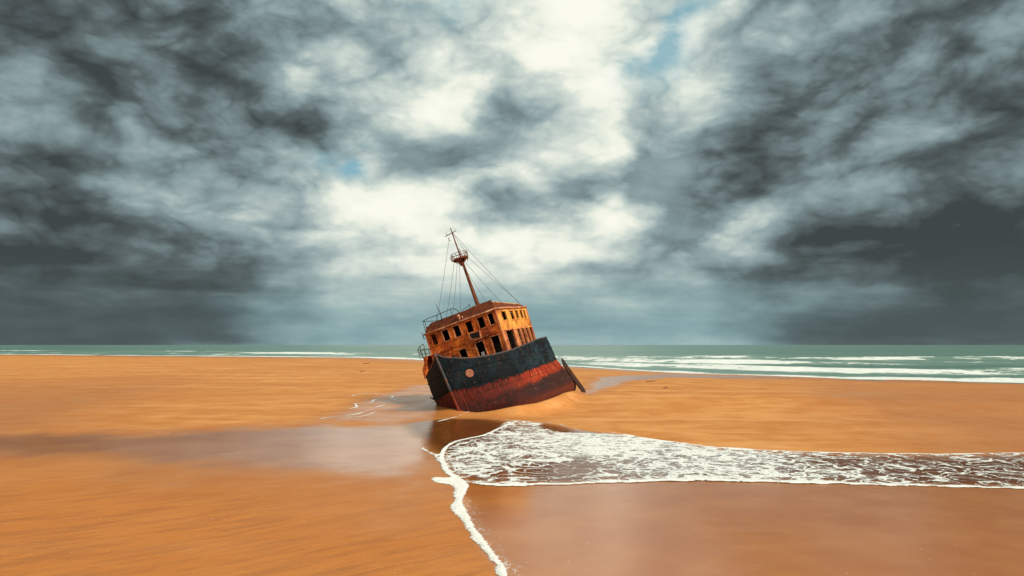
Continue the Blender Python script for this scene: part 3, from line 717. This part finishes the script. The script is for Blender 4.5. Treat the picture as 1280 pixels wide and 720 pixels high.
# roof slab with a battered, inward leaning coaming
bm = bmesh.new(); box(bm, XA - .1, .12, YS - .1, YP + .1, ZE + .01, ZE + .10)
roof = obj("roof", bm, m_roof, ship)
def coaming(pts_, tops):
    bm = bmesh.new(); prev = None
    for (x, y, xi, yi), h in zip(pts_, tops):
        a = bm.verts.new((x, y, ZE + .09)); b = bm.verts.new((xi, yi, ZE + .09 + h))
        if prev: bm.faces.new((prev[0], a, b, prev[1]))
        prev = (a, b)
    return bm
pts_, tops = [], []
for k in range(29):
    y = YS + (YP - YS) * k / 28; pts_.append((.02, y, -.45, y + (-.0 if 0 < k < 28 else (.35 if k == 0 else -.35)))); tops.append((.80 if k > 1 else .62) + .05 * mn.noise(Vector((k * .7, 0, 3))) + (.06 if k > 18 else 0))
for k in range(1, 22):
    x = XA * k / 21; pts_.append((x, YP, x + (0 if k < 21 else .3), YP - .35)); tops.append(.74 - .42 * k / 21 + .05 * mn.noise(Vector((k * .6, 5, 3))))
for k in range(1, 21):
    y = YP + (YS - YP) * k / 20; pts_.append((XA, y, XA + .35, y)); tops.append(.35)
for k in range(1, 21):
    x = XA * (1 - k / 20); pts_.append((x, YS, x, YS + .3)); tops.append(.35 + .27 * k / 20)
co_m = obj("coaming", coaming(pts_, tops), m_roof, roof); md = co_m.modifiers.new("t", 'SOLIDIFY'); md.thickness = .06; md.offset = 0
bm = bmesh.new(); tube(bm, [(b[2], b[3], ZE + .10 + h) for b, h in zip(pts_[:29], tops)], .035, 6); obj("coaming_rail", bm, m_mast, roof, True)
bm = bmesh.new(); tube(bm, [(b[2], b[3], ZE + .10 + h) for b, h in zip(pts_[29:50], tops[29:50])], .05, 6); obj("coaming_rail", bm, m_side, roof, True)
bm = bmesh.new()
for y, h in ((1.8, .5), (2.15, .42), (2.5, .48), (2.85, .4)): tube(bm, [(-.3, y, ZE + .3), (-.5, y + .03, ZE + .85 + h * .5)], .03, 6)
obj("roof_stanchion", bm, m_mast, roof, True)
# roof railing, forward starboard corner
bm = bmesh.new(); R_ = [(-.05, YS + .05, 4.42), (-.1, -3.0, 4.52), (-.1, -2.2, 4.50), (-.12, -1.2, 4.54), (-.12, -.35, 4.58), (-.12, .0, 4.50), (-.12, .3, 4.22), (-.12, .38, 3.95)]
tube(bm, R_, .035, 6); tube(bm, [(-.05, YS + .05, 4.42), (-.5, YS - .02, 4.40), (-1.6, YS, 4.38), (-3.4, YS, 4.36), (-4.6, YS, 3.6)], .035, 6)
for x, y, zt in ((-.05, YS + .05, 4.42), (-.1, -2.05, 4.5), (-.12, -.4, 4.56), (-.5, YS - .02, 4.4), (-1.8, YS, 4.38), (-3.3, YS, 4.36)): tube(bm, [(x + .08, y, ZE + .12), (x, y, zt)], .03, 6)
obj("roof_railing", bm, m_rail, ship, True)
bm = bmesh.new(); tube(bm, [(-.12, .72, 4.08), (-.12, 1.1, 4.18), (-.12, 1.62, 4.25), (-.12, 1.68, 3.9), (.16, 1.72, 3.3)], .028, 6); tube(bm, [(-.12, 1.62, 4.2), (-.12, 1.61, 4.42)], .04, 6)
obj("bent_rail", bm, m_rail, ship, True)
bm = bmesh.new(); tube(bm, [(-.35, -1.72, 3.9), (-.35, -1.7, 4.6), (-.35, -1.86, 5.55)], .05, 6, .025); obj("antenna", bm, m_rail, ship, True)
bm = bmesh.new(); tube(bm, [(.02, .30, 3.30), (.0, .30, 3.62)], .10, 10); tube(bm, [(.0, .3, 3.62), (.12, .3, 3.74)], .13, 10); tube(bm, [(.0, .62, 3.30), (-.02, .6, 3.55)], .06, 8)
obj("roof_vent", bm, m_trim, ship, True)
# box lamp hung crookedly between the rows of windows
Mb = Matrix.Translation((.0, 1.42, 1.42)) @ Matrix.Rotation(-.10, 4, 'X')
bm = bmesh.new(); box(bm, .02, .30, -.62, .62, -.36, .36, Mb); 
bx_ = obj("wall_box", bm, m_low, fw)
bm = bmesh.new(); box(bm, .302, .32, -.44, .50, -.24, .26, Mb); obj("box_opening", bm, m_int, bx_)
bm = bmesh.new(); tube(bm, [Mb @ Vector((.34, -.5, .3)), Mb @ Vector((.36, -.46, -.05)), Mb @ Vector((.34, -.28, -.34))], .04, 6); tube(bm, [Mb @ Vector((.33, .62, .36)), Mb @ Vector((.33, .66, -.36)), Mb @ Vector((.33, .3, -.4)), Mb @ Vector((.3, -1.0, -.62))], .045, 6)
obj("bent_pipe", bm, m_trim, bx_, True)
# scraps of white panel hanging in the openings
bm = bmesh.new(); box(bm, -.5, -.46, -.5, -.06, 1.9, 2.22, Matrix.Rotation(-.15, 4, 'X')); obj("white_scrap", bm, m_white, ship)
bm = bmesh.new(); box(bm, -.34, -.30, 1.2, 1.55, -.75, -.35, Matrix.Rotation(.1, 4, 'X')); obj("white_scrap", bm, m_white, ship)
# belt of pipe/ledge between the storeys
bm = bmesh.new(); box(bm, .02, .10, YS, YP - .1, 1.02, 1.11); box(bm, .02, .07, YS, -.7, .62, .68); obj("belt_ledge", bm, m_front, fw)
bm = bmesh.new(); box(bm, XA, -.1, YP + .02, YP + .09, ZM + .02, ZM + .13); obj("belt_ledge", bm, m_side, sw)
bm = bmesh.new(); tube(bm, [(.3, -3.2, -.9), (.35, -2.9, .1), (.4, -2.3, .35), (.42, -1.6, .3), (.38, -1.1, -.1), (.35, -1.0, -.9)], .09, 8)
tube(bm, [(.6, -3.3, -.8), (.7, -2.6, .0), (.75, -1.9, .1), (.7, -1.2, -.2), (.6, -.9, -.9)], .07, 8); obj("bent_pipe", bm, m_front, ship, True)
# starboard gallery: rusted sponson with its rail
bm = bmesh.new(); V0 = []
for x in np.linspace(.9, -6.0, 12):
    o1 = .95 * min(1, (1.4 - x) / 1.3) ; V0.append([(x, YS + .1, 1.0), (x, YS - o1, 1.02), (x, YS - o1 - .02, .62), (x, -4.56 - .02, -.05), (x, -4.60, -.9)])
gr = [[bm.verts.new((a, b + .05 * mn.noise(Vector((a, c, 3))), c)) for a, b, c in r] for r in V0]
for A_, B_ in zip(gr, gr[1:]):
    for k in range(4): bm.faces.new((A_[k], A_[k + 1], B_[k + 1], B_[k]))
bm.faces.new(gr[0]); 
gal = obj("side_gallery", bm, m_front, ship); md = gal.modifiers.new("t", 'SOLIDIFY'); md.thickness = .06
bm = bmesh.new()
for hz, r_ in ((1.85, .035), (1.45, .025)):
    tube(bm, [(.55, -3.9, hz + .42), (.6, -4.3, hz + .32), (.6, -4.66, hz + .05), (-.4, -4.72, hz), (-2.5, -4.72, hz), (-5.2, -4.7, hz)], r_, 6)
for x, y, zt in ((.55, -3.9, 2.27), (.6, -4.3, 2.17), (.6, -4.66, 1.9), (.1, -4.7, 1.87), (-.6, -4.72, 1.85), (-1.4, -4.72, 1.85), (-2.4, -4.72, 1.85), (-3.6, -4.72, 1.85), (-4.9, -4.7, 1.85)): tube(bm, [(x, y, 1.0), (x, y, zt)], .03, 6)
obj("gallery_railing", bm, m_rail, gal, True)
bm = bmesh.new(); tube(bm, [(.1, -3.7, 3.2), (.12, -3.95, 3.1), (.1, -3.98, 2.85), (.1, -3.86, 2.75)], .05, 6); tube(bm, [(.1, -3.9, 3.1), (.1, -4.0, 3.42)], .03, 5); obj("broken_bracket", bm, m_dark, ship, True)
# torn rudder plate behind the port quarter
bm = bmesh.new()
P4 = [(-11.25, 4.5, -2.85), (-11.55, 4.5, -2.95), (-14.9, 4.6, -6.8), (-14.6, 4.6, -7.6), (-13.4, 4.5, -6.2), (-11.4, 4.4, -3.6)]
va = [bm.verts.new(p_) for p_ in P4]; vb = [bm.verts.new((p_[0], p_[1] + .10, p_[2])) for p_ in P4]
bm.faces.new(va); bm.faces.new(vb[::-1])
for i in range(len(va)): bm.faces.new((va[i], vb[i], vb[(i + 1) % len(va)], va[(i + 1) % len(va)]))
bmesh.ops.recalc_face_normals(bm, faces=bm.faces[:]); obj("rudder", bm, m_dark, ship)

# mast
mb, mt_ = Vector((-2.5, 1.36, ZE)), Vector((-2.5, .93, 12.5))
bm = bmesh.new(); pts = [mb.lerp(mt_, k / 12) for k in range(13)]
tube(bm, pts[:8] , .20, 10, .13)
tube(bm, pts[7:], .10, 8, .045); mast = obj("mast", bm, m_mast, ship, True)
bm = bmesh.new(); tube(bm, [(-2.4, .16, 11.86), (-2.4, .6, 11.9), (-2.4, 1.3, 11.96)], .045, 6); tube(bm, [(-2.4, 1.3, 11.96), (-2.4, 1.48, 12.0)], .03, 6); tube(bm, [(-2.4, .4, 11.9), (-2.4, .36, 12.15)], .03, 6)
obj("yard", bm, m_mast, mast, True)
bm = bmesh.new(); tube(bm, [(-2.4, .42, 11.6), (-2.38, .5, 11.35), (-2.38, .58, 11.2)], .03, 5); obj("broken_bracket", bm, m_mast, mast, True)
cz = 9.25; cy = .98
bm = bmesh.new(); seg = 12
def ring(r, z, ox_=0): return [bm.verts.new((-2.5 + math.cos(k * 2 * math.pi / seg) * r * .8, cy + math.sin(k * 2 * math.pi / seg) * r, z)) for k in range(seg)]
rs = [ring(.12, cz - .75), ring(.30, cz - .45), ring(.78, cz - .12), ring(.84, cz), ring(.80, cz + .05), ring(.1, cz + .04)]
for A_, B_ in zip(rs, rs[1:]):
    for k in range(seg):
        if A_ is rs[1] and k % 3 == 1: continue
        bm.faces.new((A_[k], A_[(k + 1) % seg], B_[(k + 1) % seg], B_[k]))
nest = obj("lookout_platform", bm, m_mast, mast)
bm = bmesh.new()
rp_ = [(-2.5 + math.cos(k * 2 * math.pi / 12) * .68, cy + math.sin(k * 2 * math.pi / 12) * .86) for k in range(13)]
for hz in (.55, .3): tube(bm, [(x, y, cz + hz) for x, y in rp_], .028, 5)
for x, y in rp_[:12]: tube(bm, [(x * .99 - .02, y, cz), (x, y, cz + .56)], .025, 5)
tube(bm, [(-2.4, cy + .3, cz), (-2.4, cy + .28, cz + .95)], .03, 5); tube(bm, [(-2.4, cy - .9, cz - .05), (-2.4, cy - 1.0, cz + .45)], .035, 5); tube(bm, [(-2.4, cy + .9, cz - .1), (-2.4, cy + .75, cz - .5)], .05, 5)
obj("platform_railing", bm, m_mast, nest, True)
S = [((-2.5, .6, 11.8), (-.3, -2.4, 3.8)), ((-2.5, .2, 9.1), (-.4, -1.3, 3.9)), ((-2.5, .5, 8.9), (-.5, -.6, 3.9)), ((-2.5, .75, 8.9), (-.8, .1, 3.9)),
     ((-2.5, .97, 12.0), (-6.9, 3.7, 3.6)), ((-2.5, 1.7, 9.3), (-6.6, 3.9, 3.6)), ((-2.5, 1.3, 8.9), (-3.2, 3.6, 3.6)), ((-2.5, 1.1, 8.4), (-1.2, 3.0, 3.8)), ((-2.5, .97, 12.0), (-2.9, 1.75, 9.3)), ((-2.5, 1.2, 9.0), (-1.6, 2.0, 3.8))]
for a, b in S:
    a, b = Vector(a), Vector(b); bm = bmesh.new()
    tube(bm, [a.lerp(b, k / 8) - Vector((0, 0, .10 * math.sin(math.pi * k / 8))) for k in range(9)], .016, 4)
    obj("stay", bm, m_wire, mast)

# ------------------------------------------------------------------ small things lying on the beach
m_wood = rustmat("wet dark wood", (.05, .03, .02), (.03, .018, .012), .3)
def lying(name, px, py, z, L, rot, label, cat, group=None, h=.12):
    x, y = at(px, py, z); zz = float(gz(np.array([x]), np.array([y]))[0])
    bm = bmesh.new(); pts = [(-L / 2, 0, .0), (-L / 6, L * .06, h * .55), (L / 5, -L * .04, h * .7), (L / 2, L * .05, h * 1.6)]
    tube(bm, pts, h * .5, 7, h * .22); tube(bm, [(L * .1, 0, h * .6), (L * .22, L * .14, h * 1.8)], h * .2, 5, h * .08)
    o = obj(name, bm, m_wood, None, True); o.location = (x, y, zz); o.rotation_euler = (0, 0, rot)
    return tag(o, label, cat, group)
lying("driftwood", 545, 502, .4, 1.3, 2.7, "dark broken branch stuck in wet sand at the left foot of the wreck", "driftwood", None, .22)
lying("driftwood", 458, 454, .3, 2.0, .3, "small dark driftwood scrap on the upper left beach nearest the surf", "driftwood", None, .22)
lying("driftwood", 453, 464.5, .3, 1.2, .2, "small dark driftwood scrap on the left beach below the higher one", "driftwood", None, .16)
lying("driftwood", 814, 478.5, .5, 1.6, .1, "thin dark driftwood on the ridge right of the wreck", "driftwood", None, .12)
lying("driftwood", 832, 488, .5, .6, .4, "tiny dark driftwood bit on smooth sand at far right of the wreck", "driftwood", None, .12)
